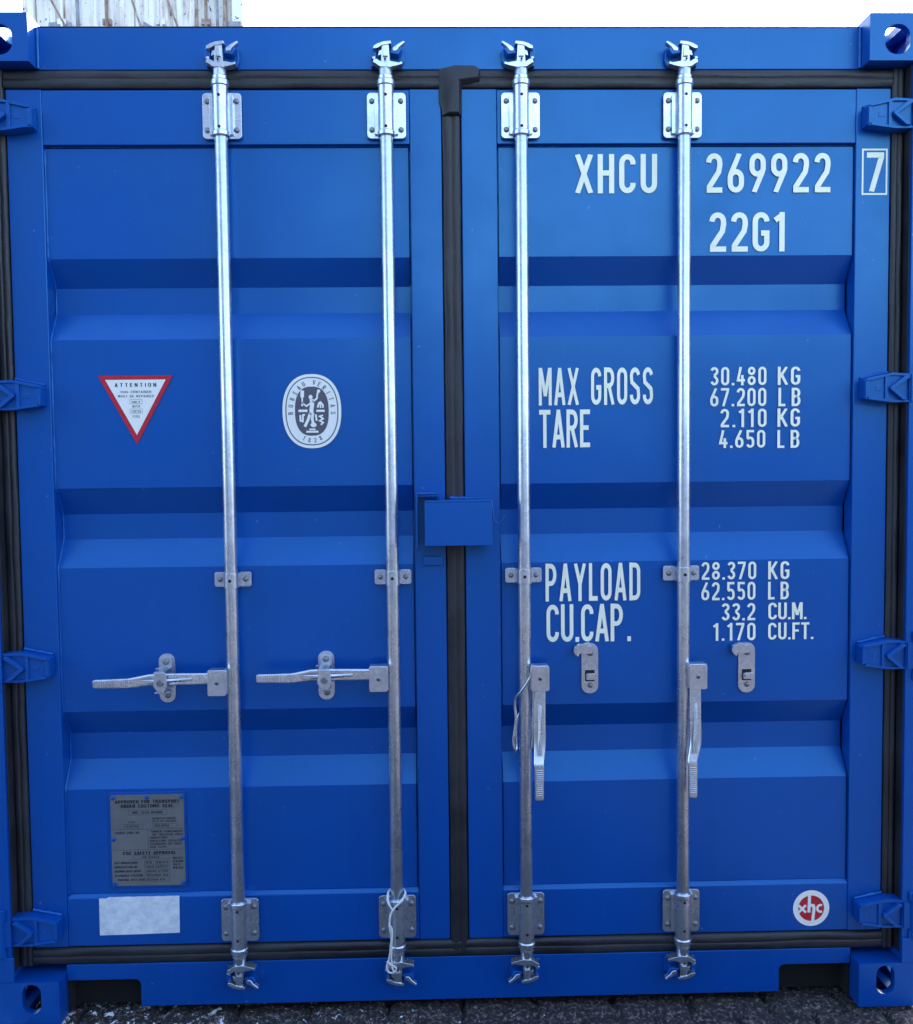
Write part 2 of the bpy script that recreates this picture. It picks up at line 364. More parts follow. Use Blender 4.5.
# ---- corner castings (holes cut for real, then frozen into a mesh)
def casting(right, top):
    def hull(mb, x0, x1, y0, y1, z0, z1): mb.box(x0, x1, y0, y1, z0, z1)
    x0, x1 = 1.057, 1.219; z0, z1 = (2.473, 2.591) if top else (0.0, .118)
    s = 1 if right else -1
    a = MB(); a.mat(BLUE).box(s * x0, s * x1, 0, .178, z0, z1); A = a.build('corner_casting', BLUE)
    cut = []
    i = MB(); i.box(s * (x0 + .02), s * (x1 - .024), .022, .158, z0 + .02, z1 - .02); cut.append(i.build('c', BLUE))
    if top: hw, h0, h1, r = .0325, 2.488, 2.563, .030
    else: hw, h0, h1, r = .0245, .034, .112, .0235
    f = MB(); f.pxz(rrect(s * 1.1285 - hw, s * 1.1285 + hw, h0, h1, r, 8), -.03, .05); cut.append(f.build('c', BLUE))
    f = MB(); f.pyz([(.104 + p[0], (z0 + z1) / 2 + p[1]) for p in rrect(-.04, .04, -.026, .026, .025, 6)], s * 1.17, s * 1.25); cut.append(f.build('c', BLUE))
    f = MB(); f.pxy([(s * 1.1285 + p[0], .089 + p[1]) for p in rrect(-.032, .032, -.06, .06, .03, 6)], *((2.54, 2.62) if top else (-.03, .05))); cut.append(f.build('c', BLUE))
    for c in cut:
        b = A.modifiers.new('b', 'BOOLEAN'); b.operation = 'DIFFERENCE'; b.object = c; b.solver = 'EXACT'
    bpy.context.view_layer.update()
    me = bpy.data.meshes.new_from_object(A.evaluated_get(bpy.context.evaluated_depsgraph_get()))
    A.modifiers.clear(); A.data = me
    for c in cut: bpy.data.objects.remove(c, do_unlink=True)
    for p in me.polygons: p.use_smooth = True
    b = A.modifiers.new('bevel', 'BEVEL'); b.width = .003; b.segments = 2; b.limit_method = 'ANGLE'; b.angle_limit = R(50)
    A.modifiers.new('wn', 'WEIGHTED_NORMAL'); A.parent = C
    return A
for rt in (True, False):
    for tp in (True, False): casting(rt, tp)

# ---- header, sill, posts, roof, walls, floor
LIP = mat('dark_header_strip', (.004, .012, .035), rough=.7)  # dark blue for the thin strip along the header top
hd = MB().mat(BLUE).box(-1.0555, 1.0555, .052, .16, 2.4715, 2.5765).mat(LIP).box(-1.055, 1.055, .0535, .162, 2.5768, 2.5815).build('door_header', BLUE, C, .003)
for s in (-1, 1):
    weld = MB(); weld.tube([(s * 1.054, .0505, 2.474 + .102 * i / 30) for i in range(31)], .0045, 8, .5); weld.build('weld_bead', BLUE, hd)
s_ = .205
sill_poly = [(-1.0555, .091), (-1.0555, .1375), (1.0555, .1375), (1.0555, .091)]
def fil(x, z, r, a0, n=5): return [(x + r * math.cos(R(a0 - 90 * i / n)), z + r * math.sin(R(a0 - 90 * i / n))) for i in range(n + 1)]
outline = [(-1.0555, .1375), (1.0555, .1375), (1.0555, .094), (.875, .094)] + [(.875 + .015 * math.cos(R(90 + 90 * i / 5)), .079 + .015 * math.sin(R(90 + 90 * i / 5))) for i in range(1, 6)] + \
          [(.860, .0195), (-.860, .0195)] + [(-.875 + .015 * math.cos(R(90 * i / 5)), .079 + .015 * math.sin(R(90 * i / 5))) for i in range(0, 6)] + [(-1.0555, .094)]
sill = MB().mat(BLUE).pxz(outline, .049, .056)
sill.box(-1.0555, 1.0555, .0565, .16, .128, .1372)                  # top flange
for s in (-1, 1):
    a, b_ = sorted((s * .862, s * 1.0555)); sill.box(a, b_, .0565, .15, .0945, .101)   # pocket lip
    a, b_ = sorted((s * .8535, s * .8595)); sill.box(a, b_, .0565, .16, .020, .094)
sl = sill.build('door_sill', BLUE, C, .002)
for s in (-1, 1):
    p = MB().mat(BLUE).box(s * (1.174 if s > 0 else 1.180), s * 1.2185, .006, .16, .1185, 2.4725)
    p.box(s * 1.137, s * 1.1735, .105, .16, .1185, 2.4725)
    if 1:
        p.box(s * 1.1715, s * 1.2180, -.001, .0055, .1185, .185)   # small doubler above the lower casting
    p.build('corner_post', BLUE, C, .002)
def corr(n, p, d):   # trapezoid corrugation polyline along t
    pts = []
    for i in range(n):
        t = i * p; pts += [(t, 0), (t + p * .26, 0), (t + p * .5, d), (t + p * .76, d)]
    pts.append((n * p, 0)); return pts
for s in (-1, 1):
    cp_ = corr(21, .275, .036); outer = [(.17 + t, s * (1.214 - d)) for t, d in cp_]; inner = [(.17 + t, s * (1.210 - d)) for t, d in cp_][::-1]
    wl = MB().mat(BLUE).prism(outer + inner, lambda q, t: (q[1], q[0], t), .15, 2.52)
    wl.box(s * 1.155, s * 1.215, .18, 5.88, 2.525, 2.582).box(s * 1.17, s * 1.216, .18, 5.88, .02, .145)
    wl.build('side_wall', BLUE, C)
MB().mat(BLUE).box(-1.15, 1.15, .165, 5.9, 2.566, 2.575).build('roof', BLUE, C)
MB().mat(BLUE).box(-1.21, 1.21, 5.95, 6.05, 0, 2.59).build('end_wall', BLUE, C)
fl = MB().mat(PLY_SHADE).box(-1.0555, 1.0555, .1615, .168, .004, .126)
for s in (-1, 1): fl.box(s * 1.0465, s * 1.0555, .0575, .1605, .004, .093).box(s * .87, s * 1.046, .098, .1035, .004, .093)  # black plates inside the sill notches stand in for the shade there
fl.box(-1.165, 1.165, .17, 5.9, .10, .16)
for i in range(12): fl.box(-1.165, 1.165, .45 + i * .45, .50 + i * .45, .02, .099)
fl.build('floor', PLY_SHADE, C)

# ---- doors
FY = .050            # face of the door frames
PY = .060            # face of the corrugated panel
def door(right):
    S = 1 if right else -1
    xo = 1.137 * S if right else -1.139; xi = .0195 if right else -.0315          # outer and inner (seam) edges
    xpo = 1.0465 * S if right else -1.0485; xpi = .1115 if right else -.1135        # panel edges
    m = MB().mat(BLUE)
    m.box(xpo, xo, FY, FY + .05, .1855, 2.4225).box(xi, xpi, FY, FY + .05, .1855, 2.4225)
    a, b_ = sorted((xpo, xpi))
    m.box(a, b_, FY + .0012, FY + .05, 2.2835, 2.4215)
    m.prism([(FY + .0012, .1865), (FY + .0012, .3165), (PY + .002, .3262), (FY + .05, .3262), (FY + .05, .1865)], lambda p, t: (t, p[0], p[1]), a, b_)
    D = m.build('door', BLUE, C, .0025)
    tag(D, ('right' if right else 'left') + (' door with white number lettering' if right else ' door with warning triangle and metal plate'))
    # corrugated panel
    prof = [(PY, .3265), (PY, .608), (PY + .044, .677), (PY + .044, .748), (PY, .817), (PY, 1.198), (PY + .044, 1.270), (PY + .044, 1.337),
            (PY, 1.407), (PY, 1.791), (PY + .044, 1.862), (PY + .044, 1.930), (PY, 1.998), (PY, 2.2768), (PY + .012, 2.2790), (PY + .012, 2.283)]
    p = MB().mat(BLUE); NX = 30; gl, gr = (.0040, .0035) if right else (.0003, .0045)
    def wav(x, z): return .0016 * noise.noise(Vector((x * 3.1, 1.7 if right else 8.3, z * 3.7))) + .0006 * noise.noise(Vector((x * 9, 4, z * 9)))
    for (y0, z0), (y1, z1) in zip(prof, prof[1:]):
        nz = max(1, int((z1 - z0) / .03)); vs = []
        for q in range(nz + 1):
            for t in range(NX + 1):
                x = a + gl + (b_ - a - gl - gr) * t / NX; z = z0 + (z1 - z0) * q / nz; e = min(1, t / 2, (NX - t) / 2)
                vs.append((x, y0 + (y1 - y0) * q / nz + wav(x, z) * e, z))
        p.add(vs, [(q * (NX + 1) + t, q * (NX + 1) + t + 1, (q + 1) * (NX + 1) + t + 1, (q + 1) * (NX + 1) + t) for q in range(nz) for t in range(NX)], True)
    p.box(a + .0003, b_ - .0003, PY + .0475, PY + .0500, .3265, 2.283)
    P = p.build('door_panel', BLUE, D)
    # weld run between panel and frame
    wd = MB()
    for x, dy in ((a + .001, .010 if right else 0), (b_ - .001, .010)):
        pts = []
        for i in range(len(prof) - 1):
            y0, z0 = prof[i]; y1, z1 = prof[i + 1]; n = max(2, int((z1 - z0) / .012))
            for k in range(n): pts.append((x + .0006 * noise.noise(Vector((x, 0, (z0 + (z1 - z0) * k / n) * 40))), y0 + (y1 - y0) * k / n - .0005 + dy, z0 + (z1 - z0) * k / n))
        wd.tube(pts, .0034, 6, .9)
    wd.tube([(a + (b_ - a) * i / 90, PY + .006, 2.2825 + .0006 * noise.noise(Vector((i * .4, 1, 1)))) for i in range(91)], .0022, 6, .9)
    wd.build('weld_bead', BLUE, D)
    # rubber gasket, plus thin black boxes as painted shade on the post reveals
    g = MB().mat(RUBBER)
    def strip(s0, s1, w0, w1, vertical):
        w = w1 - w0
        prof_ = [(0, .058), (.03, .050), (.10, .0468), (.25, .0450), (.40, .0448), (.46, .0462), (.50, .0472), (.54, .0462), (.62, .0446), (.76, .0440), (.88, .0460), (.96, .0500), (1, .058), (1, .10), (0, .10)]
        pr = [(w0 + u * w, y) for u, y in prof_]
        n = max(2, int(abs(s1 - s0) / .02)); vs = []; k = len(pr)
        for i in range(n + 1):
            t = s0 + (s1 - s0) * i / n
            for (a_, y) in pr:
                j = .0018 * noise.noise(Vector((t * 7, a_ * 40, 3))) + .0008 * noise.noise(Vector((t * 31, a_ * 60, 7))) if y < .055 else 0
                vs.append((a_ + j, y + j, t) if vertical else (t, y + j, a_ + j))
        fs = [(i * k + q, i * k + (q + 1) % k, (i + 1) * k + (q + 1) % k, (i + 1) * k + q) for i in range(n) for q in range(k)]
        g.add(vs, fs, False); g.add(vs[:k], [tuple(range(k))]); g.add(vs[-k:], [tuple(range(k))])
    xs_in = xi
    if right:
        strip(.0, 1.139, 2.4235, 2.4710, False); strip(.0, 1.139, .1380, .1850, False)
        strip(.1385, 2.470, 1.1385, 1.1715, True); g.box(1.1716, 1.1737, .0165, .060, .139, 2.469)  # last box: black strip painting the shadow on the right post reveal
        strip(.150, 2.440, -.0305, .0185, True)
        O_ = [(-.037, 2.470), (.006, 2.480), (.055, 2.479), (.068, 2.470), (.068, 2.438), (.0230, 2.430), (.0195, 2.352), (-.0305, 2.352), (-.0305, 2.368), (-.037, 2.386)]
        I_ = [(-.011, 2.446), (.010, 2.452), (.050, 2.452), (.064, 2.452), (.064, 2.446), (.0130, 2.440), (.0130, 2.358), (-.010, 2.358), (-.010, 2.374), (-.011, 2.392)]
        cap = MB().mat(RUBBER); n_ = len(O_)
        cap.add([(x, .0430, z) for x, z in O_] + [(x, .0320, z) for x, z in I_] + [(x, .0560, z) for x, z in O_],
                [(k, (k + 1) % n_, n_ + (k + 1) % n_, n_ + k) for k in range(n_)] + [tuple(range(n_, 2 * n_))] + [(k, (k + 1) % n_, 2 * n_ + (k + 1) % n_, 2 * n_ + k) for k in range(n_)] + [tuple(range(2 * n_, 3 * n_))])
        cap.build('gasket_cap', RUBBER, D, .0022)
    else:
        strip(-1.141, -.001, 2.4235, 2.4710, False); strip(-1.141, -.001, .1380, .1850, False)
        strip(.1385, 2.470, -1.1765, -1.1405, True); g.box(-1.1795, -1.1767, .0165, .060, .139, 2.469)  # last box: same black shadow strip for the left post reveal
    g.build('gasket', RUBBER, D, .0015)
    return D
DL = door(False); DR = door(True)

# ---- locking rods and their hardware
RODS = [(-.589, DL, 1), (-.1715, DL, 1), (.1715, DR, -1), (.589, DR, -1)]
RY_ = .020
rod0 = MB().mat(GALV).lathe(0, 0, [(.150, .0150), (.155, .0165), (1.2, .0165), (2.455, .0165), (2.460, .0150)], 28).build('locking_rod', GALV, DL)
g = MB().mat(GALV)     # guide: bolted plate with a sleeve round the rod; local z = centre of plate, sleeve reaches further up
g.pxz(rrect(-.0495, .0495, -.0575, .0575, .010), .036 - RY_, .043 - RY_)
g.pxz(rrect(-.030, .030, -.050, .050, .003), .006, .0158)
g.lathe(0, 0, [(-.058, .0195), (-.056, .0222), (-.046, .0222), (-.044, .0200), (.066, .0200), (.068, .0226), (.080, .0226), (.083, .0195)], 28)
for s in (-1, 1):
    for zz in (-.036, .036): g.mat(BOLT).dome(s * .037, .016, zz, .0072, .006)
g.mat(DARK)
for zz in (-.038, .040): g.cyl((0, -.0190, zz), (0, -.0204, zz), .0040, n=12)
guide_top = g.build('rod_guide', GALV, DL, .001)
g2 = MB(); g2.v = [(x, y, -z) for x, y, z in g.v]; g2.f = g.f; g2.m = g.m; g2.sm = g.sm; g2.mats = g.mats
guide_bot = g2.build('rod_guide', GALV, DL, .001)
b = MB().mat(GALV)     # saddle bracket half way up
b.pxz(rrect(-.048, -.017, -.0195, .0195, .006), .022, .027); b.pxz(rrect(.017, .048, -.0195, .0195, .006), .022, .027)
arcp = [(.0190 * math.cos(R(a)), -.0190 * math.sin(R(a))) for a in range(0, 181, 12)]; arci = [(.0167 * math.cos(R(a)), -.0167 * math.sin(R(a))) for a in range(180, -1, -12)]
b.pxy([(.0198, .027)] + arcp + [(-.0198, .027)] + [(-.0170, .0265)] + arci + [(.0170, .0265)], -.0193, .0193)
b.mat(BOLT); b.dome(-.033, .022, 0, .0068, .006); b.dome(.033, .022, 0, .0068, .006)
b.mat(DARK).cyl((0, -.0182, 0), (0, -.0195, 0), .0042, n=12)
mid = b.build('rod_bracket', GALV, DL, .0008)
# the welded studs behind: little blue pad so the saddle sits on the recessed panel
def cam_mesh(sx, sz):
    m = MB().mat(GALV)
    m.lathe(0, 0, [(-.040, .0150), (-.036, .0185), (-.028, .0190), (-.024, .0165), (.0, .0155)], 24)
    q = lambda *p: [(x * sx, z * .88) for x, z in p]
    m.pxz(q((-.011, -.004), (.012, -.004), (.009, .056), (-.008, .056)), -.014, .004)               # web
    m.pxz(q((-.030, .040), (-.029, .048), (-.018, .055), (-.004, .060), (.014, .062), (.016, .054), (-.006, .050), (-.020, .041)), -.017, .010)   # upper jaw
    m.pxz(q((-.031, .002), (-.029, .010), (-.022, .012), (-.010, .004), (.012, .006), (.034, .001), (.042, .004), (.043, -.003), (.028, -.008), (.010, -.012), (-.014, -.010), (-.024, -.002)), -.017, .008)  # lower jaw
    m.pxz(q((-.018, .022), (-.009, .026), (-.008, .040), (-.016, .036)), -.012, .020)
    m.pxz(q((-.006, .018), (.007, .018), (.005, .046), (-.004, .046)), -.020, -.0145)
    m.mat(DARK).cyl((0, -.0205, .008), (0, -.0215, .008), .0030, n=10)
    m.v = [(x, y, z * sz) for x, y, z in m.v]
    return m
def keeper_mesh(sx, sz):
    m = MB().mat(BLUE); q = lambda *p: [(x * sx, z * .88) for x, z in p]
    m.pxz(q((-.037, .000), (.040, .000), (.047, .018), (.044, .052), (.020, .060), (-.028, .052), (-.037, .036)), .016, .0315)
    m.pxz(q((.012, .026), (.034, .022), (.042, .036), (.038, .050), (.018, .050)), -.010, .016)
    m.pxz(q((-.036, .014), (-.022, .014), (-.022, .044), (-.036, .040)), -.004, .016)
    m.mat(GALV).pxz(q((.018, .040), (.030, .050), (.041, .057), (.047, .060), (.050, .055), (.045, .050), (.036, .042), (.030, .032), (.020, .030)), -.012, .006).pxz(q((-.034, .012), (-.026, .010), (-.024, .020), (-.032, .020)), -.006, .001)
    m.v = [(x, y, z * sz) for x, y, z in m.v]
    return m
cams = {}
for sx in (1, -1):
    for sz in (1, -1): cams[(sx, sz)] = (cam_mesh(sx, sz), keeper_mesh(sx, sz))
for i, (x, D, sx) in enumerate(RODS):
    if i == 0:
        rod0.location = (x, RY_, 0); guide_top.location = (x, RY_, 2.3505); guide_bot.location = (x, RY_, .2570); mid.location = (x, RY_, 1.1655)
    else:
        copy_part(rod0, D, (x, RY_, 0)); copy_part(guide_top, D, (x, RY_, 2.3505)); copy_part(guide_bot, D, (x, RY_, .2570)); copy_part(mid, D, (x, RY_, 1.1665))
    for sz, z in ((1, 2.469), (-1, .138)):
        cm, km = cams[(sx, sz)]
        cm.build('cam', GALV, D, .0015, (x, RY_, z)); km.build('cam_keeper', BLUE, hd if sz > 0 else sl, .002, (x, RY_, z + sz * .004))

# ---- handles, hubs, catches
def handle_mesh(kink=0., bow=.016):
    """along -X from the hub at the origin; front is -Y"""
    st = [(0.0, .014, 0, .0, .010), (.045, .0150, 0, -.002, .010), (.100, .0155, .001, -.006, .011), (.150, .0158, .001, -.008, .012), (.175, .0150, .001, -.009, .011),
          (.215, .0130, -.002 + kink, -.009 - bow, .010), (.225, .0128, -.003 + kink, -.010 - bow, .010), (.307, .0112, -.003 + kink, -.012 - bow, .009), (.312, .009, -.003 + kink, -.012 - bow, .007)]
    m = MB().mat(GALV); vs = []
    for s, hw, zo, yo, th in st:
        for dz, dy in ((-hw, -th * .25), (-hw * .8, -th * .5), (hw * .8, -th * .5), (hw, -th * .25), (hw, th * .25), (hw * .8, th * .5), (-hw * .8, th * .5), (-hw, th * .25)):
            vs.append((-s, yo + dy, zo + dz))
    n = len(st); fs = [(i * 8 + k, i * 8 + (k + 1) % 8, (i + 1) * 8 + (k + 1) % 8, (i + 1) * 8 + k) for i in range(n - 1) for k in range(8)]
    m.add(vs, fs + [tuple(range(8)), tuple(range((n - 1) * 8, n * 8))])
    # forged rib down the middle and the knurled grip
    m.add([(-.060, -.0075, .004), (-.060, -.0075, -.004), (-.195, -.0200 - bow * .5, .005 + kink * .5), (-.195, -.0200 - bow * .5, -.007 + kink * .5), (-.130, -.0230, 0)],
          [(0, 1, 4), (0, 4, 2), (1, 3, 4), (2, 4, 3)])
    for i in range(13):
        s = .232 + i * .0055; y = -.0105 - bow - (s - .225) / .09 * .002 - .0048
        m.box(-s - .0014, -s + .0014, y - .0009, y + .001, -.003 + kink - .0085, -.003 + kink + .0085)
    return m
def hub_mesh():
    """folded steel bracket welded to the rod: centre at the origin, rod towards +X"""
    m = MB().mat(GALV)
    m.pxz(rrect(-.025, .022, -.0335, .0325, .005), -.0175, -.0125); m.pxz(rrect(-.025, .022, -.0335, .0325, .005), .0125, .0165)
    m.box(.0195, .024, -.0120, .0120, -.031, .030)
    m.prism([(-.0170, .0300), (.0160, .0300), (.0160, .0335), (-.0170, .0335)], lambda p, t: (t, p[0], p[1]), -.023, .021)
    m.mat(BOLT).dome(-.001, -.0175, 0, .0058, .004); m.mat(DARK).cyl((-.001, -.0210, 0), (-.001, -.0222, 0), .0028, n=10)
    return m
hub0 = hub_mesh().build('handle_hub', GALV, DL, .0015, (-.624, .004, .9045))
copy_part(hub0, DL, (-.2090, .004, .9085))
hub_r = MB(); hm = hub_mesh(); hub_r.v = [(-x, y, z) for x, y, z in hm.v]; hub_r.f = hm.f; hub_r.m = hm.m; hub_r.sm = hm.sm; hub_r.mats = hm.mats
h3 = hub_r.build('handle_hub', GALV, DR, .0015, (.2070, .004, .9035)); h4 = copy_part(h3, DR, (.6185, .004, .9020))
hn = handle_mesh().build('handle', GALV, DL, .0012, (-.624, .004, .9135)); hn.rotation_euler = (0, R(-.2), 0)
h2 = copy_part(hn, DL, (-.2090, .004, .9175)); h2.rotation_euler = (0, R(.5), 0)
def vhandle(mesh, loc, tilt):
    o = mesh.build('handle', GALV, DR, .0012, loc); o.rotation_euler = (0, R(-90 + tilt), 0); return o
vhandle(handle_mesh(.007, .016), (.2085, .004, .898), 0.3)
vhandle(handle_mesh(.0145, .012), (.6160, .004, .897), 0.0)
def catch_mesh(closed):
    m = MB().mat(GALV)
    m.pxz(rrect(-.0215, .0215, -.0650, .0650, .0205, 7) if closed else rrect(-.0225, .0225, -.0690, .0655, .0210, 7), .050 - .006, .050)                                   # back plate, face at .044
    if closed:
        m.pxz([(-.018, .056), (.016, .056), (.017, .012), (.010, .002), (-.012, .002), (-.019, .012)], .036, .0435)
        m.pxz([(-.011, .030), (.018, .030), (.021, -.004), (.013, -.020), (-.003, -.020), (-.015, -.004)], -.0330, -.0275)     # keeper over handle
        m.box(-.014, .013, -.0274, .036, .026, .032); m.box(-.013, .012, -.0274, .036, -.0245, -.0205)
        m.box(-.026, -.018, .030, .038, .022, .030)
        m.mat(BOLT).cyl((.003, -.0332, .004), (.003, -.0390, .004), .0095, .0075, n=8)
        m.mat(BOLT).dome(.0, .036, .045, .0085, .006); m.mat(BOLT).dome(.001, .044, -.045, .0085, .006)
        m.mat(GALV).box(-.012, .013, .020, .0435, -.036, -.028)
    else:
        m.pxz([(-.046, .050), (-.044, .060), (-.034, .066), (-.020, .068), (-.002, .069), (-.016, .060), (-.030, .058), (-.035, .050), (-.030, .042), (-.034, .034), (-.043, .041)], .022, .043)
        m.pxz([(-.034, .056), (-.018, .060), (.004, .060), (.006, .040), (-.016, .038), (-.030, .040)], .036, .0435)
        m.box(-.011, .011, .030, .0435, -.030, -.014)
        m.mat(DARK).box(-.0125, .0125, .0425, .0438, -.036, -.006)
        m.mat(GALV).box(-.009, .012, .026, .034, -.0235, -.0120)
        m.mat(BOLT).dome(.001, .044, .040, .0085, .007); m.mat(BOLT).dome(.001, .044, -.047, .0070, .006)
    return m
ca = catch_mesh(True).build('handle_catch', GALV, DL, .001, (-.7700, .010, .9045)); copy_part(ca, DL, (-.3515, .010, .9055))
cb = catch_mesh(False).build('handle_catch', GALV, DR, .001, (.3480, .010, .9150)); copy_part(cb, DR, (.7685, .010, .9110))

# ---- hinges
def hinge_mesh(s):
    q = lambda *p: [(s * x, z) for x, z in p]
    m = MB().mat(BLUE)
    # blade: from the door leaf across the gasket to the pin on the post (x measured from the centre line)
    m.pxz(q((1.060, .022), (1.064, .027), (1.132, .041), (1.186, .038), (1.198, .034), (1.198, -.034), (1.186, -.036), (1.130, -.037), (1.066, -.028), (1.060, -.024)), .0140, .048)
    m.pxz(q((1.177, .036), (1.198, .033), (1.204, .028), (1.204, -.030), (1.198, -.034), (1.177, -.036)), .0010, .0136)
    # raised rim and the forged ribs
    m.pxz(q((1.062, .021), (1.066, .0265), (1.130, .0405), (1.176, .0375), (1.176, .0320), (1.128, .0330), (1.070, .0200)), .0080, .0138)
    m.pxz(q((1.066, -.0275), (1.130, -.0365), (1.176, -.0360), (1.176, -.0300), (1.126, -.0300), (1.070, -.0215)), .0080, .0138)
    m.pxz(q((1.061, .020), (1.070, .019), (1.070, -.021), (1.061, -.023)), .0095, .0137)
    m.pxz(q((1.1120, .0325), (1.1210, .0325), (1.1210, -.0295), (1.1120, -.0295)), .0085, .0136)
    m.pxz(q((1.121, .004), (1.127, .006), (1.160, .032), (1.170, .032), (1.172, .027), (1.133, .000), (1.166, -.030), (1.154, -.030), (1.122, -.003)), -.0015, .0137)
    m.box(s * 1.088, s * 1.104, .0128, .0142, -.006, .006)     # cast mark
    m.mat(BLUE)
    m.cyl((s * 1.204, .004, -.060), (s * 1.204, .004, .060), .0115, n=18)
    m.box(s * 1.190, s * 1.2170, -.002, .0058, .0420, .0640); m.box(s * 1.190, s * 1.2170, -.002, .0058, -.0640, -.0420)
    wd = [(s * (1.062 + .074 * i / 14), .046, .026 + .0155 * i / 14 + .003) for i in range(15)]
    m.tube(wd, .0042, 6, .9)
    return m
for s, D in ((-1, DL), (1, DR)):
    hz = [2.343, 1.645, .945, .247]; o = hinge_mesh(s).build('hinge', BLUE, D, .0022, (0, 0, hz[0]))
    for z in hz[1:]: copy_part(o, D, (0, 0, z))

# ---- lock box on the door seam
lb = MB().mat(BLUE)
lb.box(-.0855, .0855, -.0400, -.0360, 1.2535, 1.3640); lb.box(-.0855, -.0815, -.0355, .048, 1.2535, 1.3640); lb.box(.0815, .0855, -.0355, .048, 1.2535, 1.3640)
lb.box(-.0855, .0855, -.0400, .048, 1.3645, 1.3685)
lb.tube([(-.02 + .095 * i / 24, .040, 1.3705 + .002 * noise.noise(Vector((i * 1.3, 2, 0)))) for i in range(25)], .0045, 6, .9)
LB = lb.build('lock_box', BLUE, DR, .003)
MB().mat(BLUE).tube([(.087, .00, 1.3660), (.089, -.008, 1.345), (.090, -.012, 1.322), (.095, -.014, 1.311), (.103, -.015, 1.3065), (.112, -.014, 1.313), (.120, -.012, 1.330)], .0018, 6).build('seal_hook', BLUE, LB)
br = MB().mat(BLUE)
br.box(-.1085, -.1035, .000, .0495, 1.2440, 1.3835); br.box(-.1085, -.0480, .002, .0495, 1.3770, 1.3850)
br.tube([(-.105 + .055 * i / 14, .0, 1.3850 + .0015 * noise.noise(Vector((i * 1.7, 5, 0)))) for i in range(15)], .0035, 6, .8)
br.build('lock_box_bracket', BLUE, DL, .002)
MB().mat(BLUE).pxz(rrect(-.0920, -.0410, 1.1960, 1.2195, .004), .0380, .0495).build('small_lug', BLUE, DL, .0015)

# ---- lettering
TY = PY - .0026
def mark(items, name, parent, y=TY, gap=.12, weight=1.):
    for it in items:
        m = MB().mat(LETTER); s, x0, x1, z0, z1 = it[:5]; q = .0028 if z1 - z0 < .07 else .0014; z0 += q; z1 -= q; text(m, s, x0, x1, z0, z1, y, it[5] if len(it) > 5 else gap, it[6] if len(it) > 6 else weight)
        m.build(name, LETTER, parent)
mark([('XHCU', .315, .528, 2.1575, 2.2605, .13)], 'owner_code_marking', DR)
mark([('269922', .656, .983, 2.158, 2.262, .14)], 'serial_number_marking', DR)
mark([('22G1', .665, .867, 2.006, 2.1105, .12)], 'size_code_marking', DR)
cd = MB().mat(LETTER); text(cd, '7', 1.075, 1.120, 2.158, 2.259, FY - .0008)
for bx in ((1.062, 1.1295, 2.2640, 2.2685), (1.062, 1.1295, 2.1500, 2.1545), (1.062, 1.0665, 2.1545, 2.2640), (1.125, 1.1295, 2.1545, 2.2640)):
    cd.flat([(bx[0], bx[2]), (bx[1], bx[2]), (bx[1], bx[3]), (bx[0], bx[3])], FY - .0008)
cd.build('check_digit_marking', LETTER, DR)
mark([('MAX GROSS', .216, .518, 1.610, 1.711, .10, .92)], 'max_gross_marking', DR)
mark([('TARE', .217, .351, 1.499, 1.602, .07, .92)], 'tare_marking', DR)
mark([('PAYLOAD', .231, .484, 1.092, 1.196, .11, .92)], 'payload_marking', DR)
mark([('CU.CAP_.', .233, .459, .983, 1.087, .06, .92)], 'capacity_marking', DR)
K = .98
mark([('30.480', .669, .818, 1.657, 1.711, .13, K), ('KG', .848, .908, 1.657, 1.7105, .14, K), ('67.200', .669, .818, 1.602, 1.6555, .13, K), ('L B', .850, .909, 1.601, 1.655, .0, K)], 'gross_weight_marking', DR)
mark([('2.110', .696, .819, 1.547, 1.601, .17, K), ('KG', .848, .908, 1.547, 1.601, .14, K), ('4.650', .693, .816, 1.4925, 1.545, .13, K), ('L B', .848, .907, 1.491, 1.544, .0, K)], 'tare_weight_marking', DR)
mark([('28.370', .647, .794, 1.143, 1.196, .13, K), ('KG', .826, .883, 1.142, 1.196, .14, K), ('62.550', .647, .792, 1.088, 1.142, .13, K), ('L B', .826, .882, 1.088, 1.141, .0, K)], 'payload_weight_marking', DR)
mark([('33.2', .701, .792, 1.033, 1.085, .12, K), ('CU.M.', .827, .930, 1.034, 1.085, .06, K), ('1.170', .679, .793, .979, 1.032, .15, K), ('CU.FT.', .827, .949, .980, 1.031, .08, K)], 'volume_marking', DR)

# ---- stickers and plate
st = MB().mat(RED).flat([(-.929, 1.698), (-.736, 1.698), (-.8325, 1.520)], TY)
st.mat(WHITE).flat([(-.9105, 1.6875), (-.7545, 1.6875), (-.8325, 1.5445)], TY - .0004); st.mat(BLACK); y = TY - .0008
text(st, 'ATTENTION', -.886, -.779, 1.669, 1.679, y, .35, 1.0)
for s, hw, z in (('THIS CONTAINER', .040, 1.6535), ('MUST BE REPAIRED', .046, 1.6425), ('ONLY', .011, 1.6275), ('WITH', .010, 1.6160), ('CORTEN', .012, 1.6030), ('STEEL', .010, 1.5900)):
    text(st, s, -.8325 - hw, -.8325 + hw, z - .0005, z + .0055, y, .14, .8)
for zc in (1.6300, 1.6055):
    for a_ in ((-.8485, -.8165, zc + .0060, zc + .0066), (-.8485, -.8165, zc - .0052, zc - .0046), (-.8485, -.8479, zc - .0052, zc + .0066), (-.8171, -.8165, zc - .0052, zc + .0066)):
        st.flat([(a_[0], a_[2]), (a_[1], a_[2]), (a_[1], a_[3]), (a_[0], a_[3])], y)
st.build('warning_sticker', WHITE, DL)
cx0, cz0 = -.3775, 1.602
ov = MB().mat(WHITE).disc(cx0, TY, cz0, .0765, .0965, 56, 2.3)
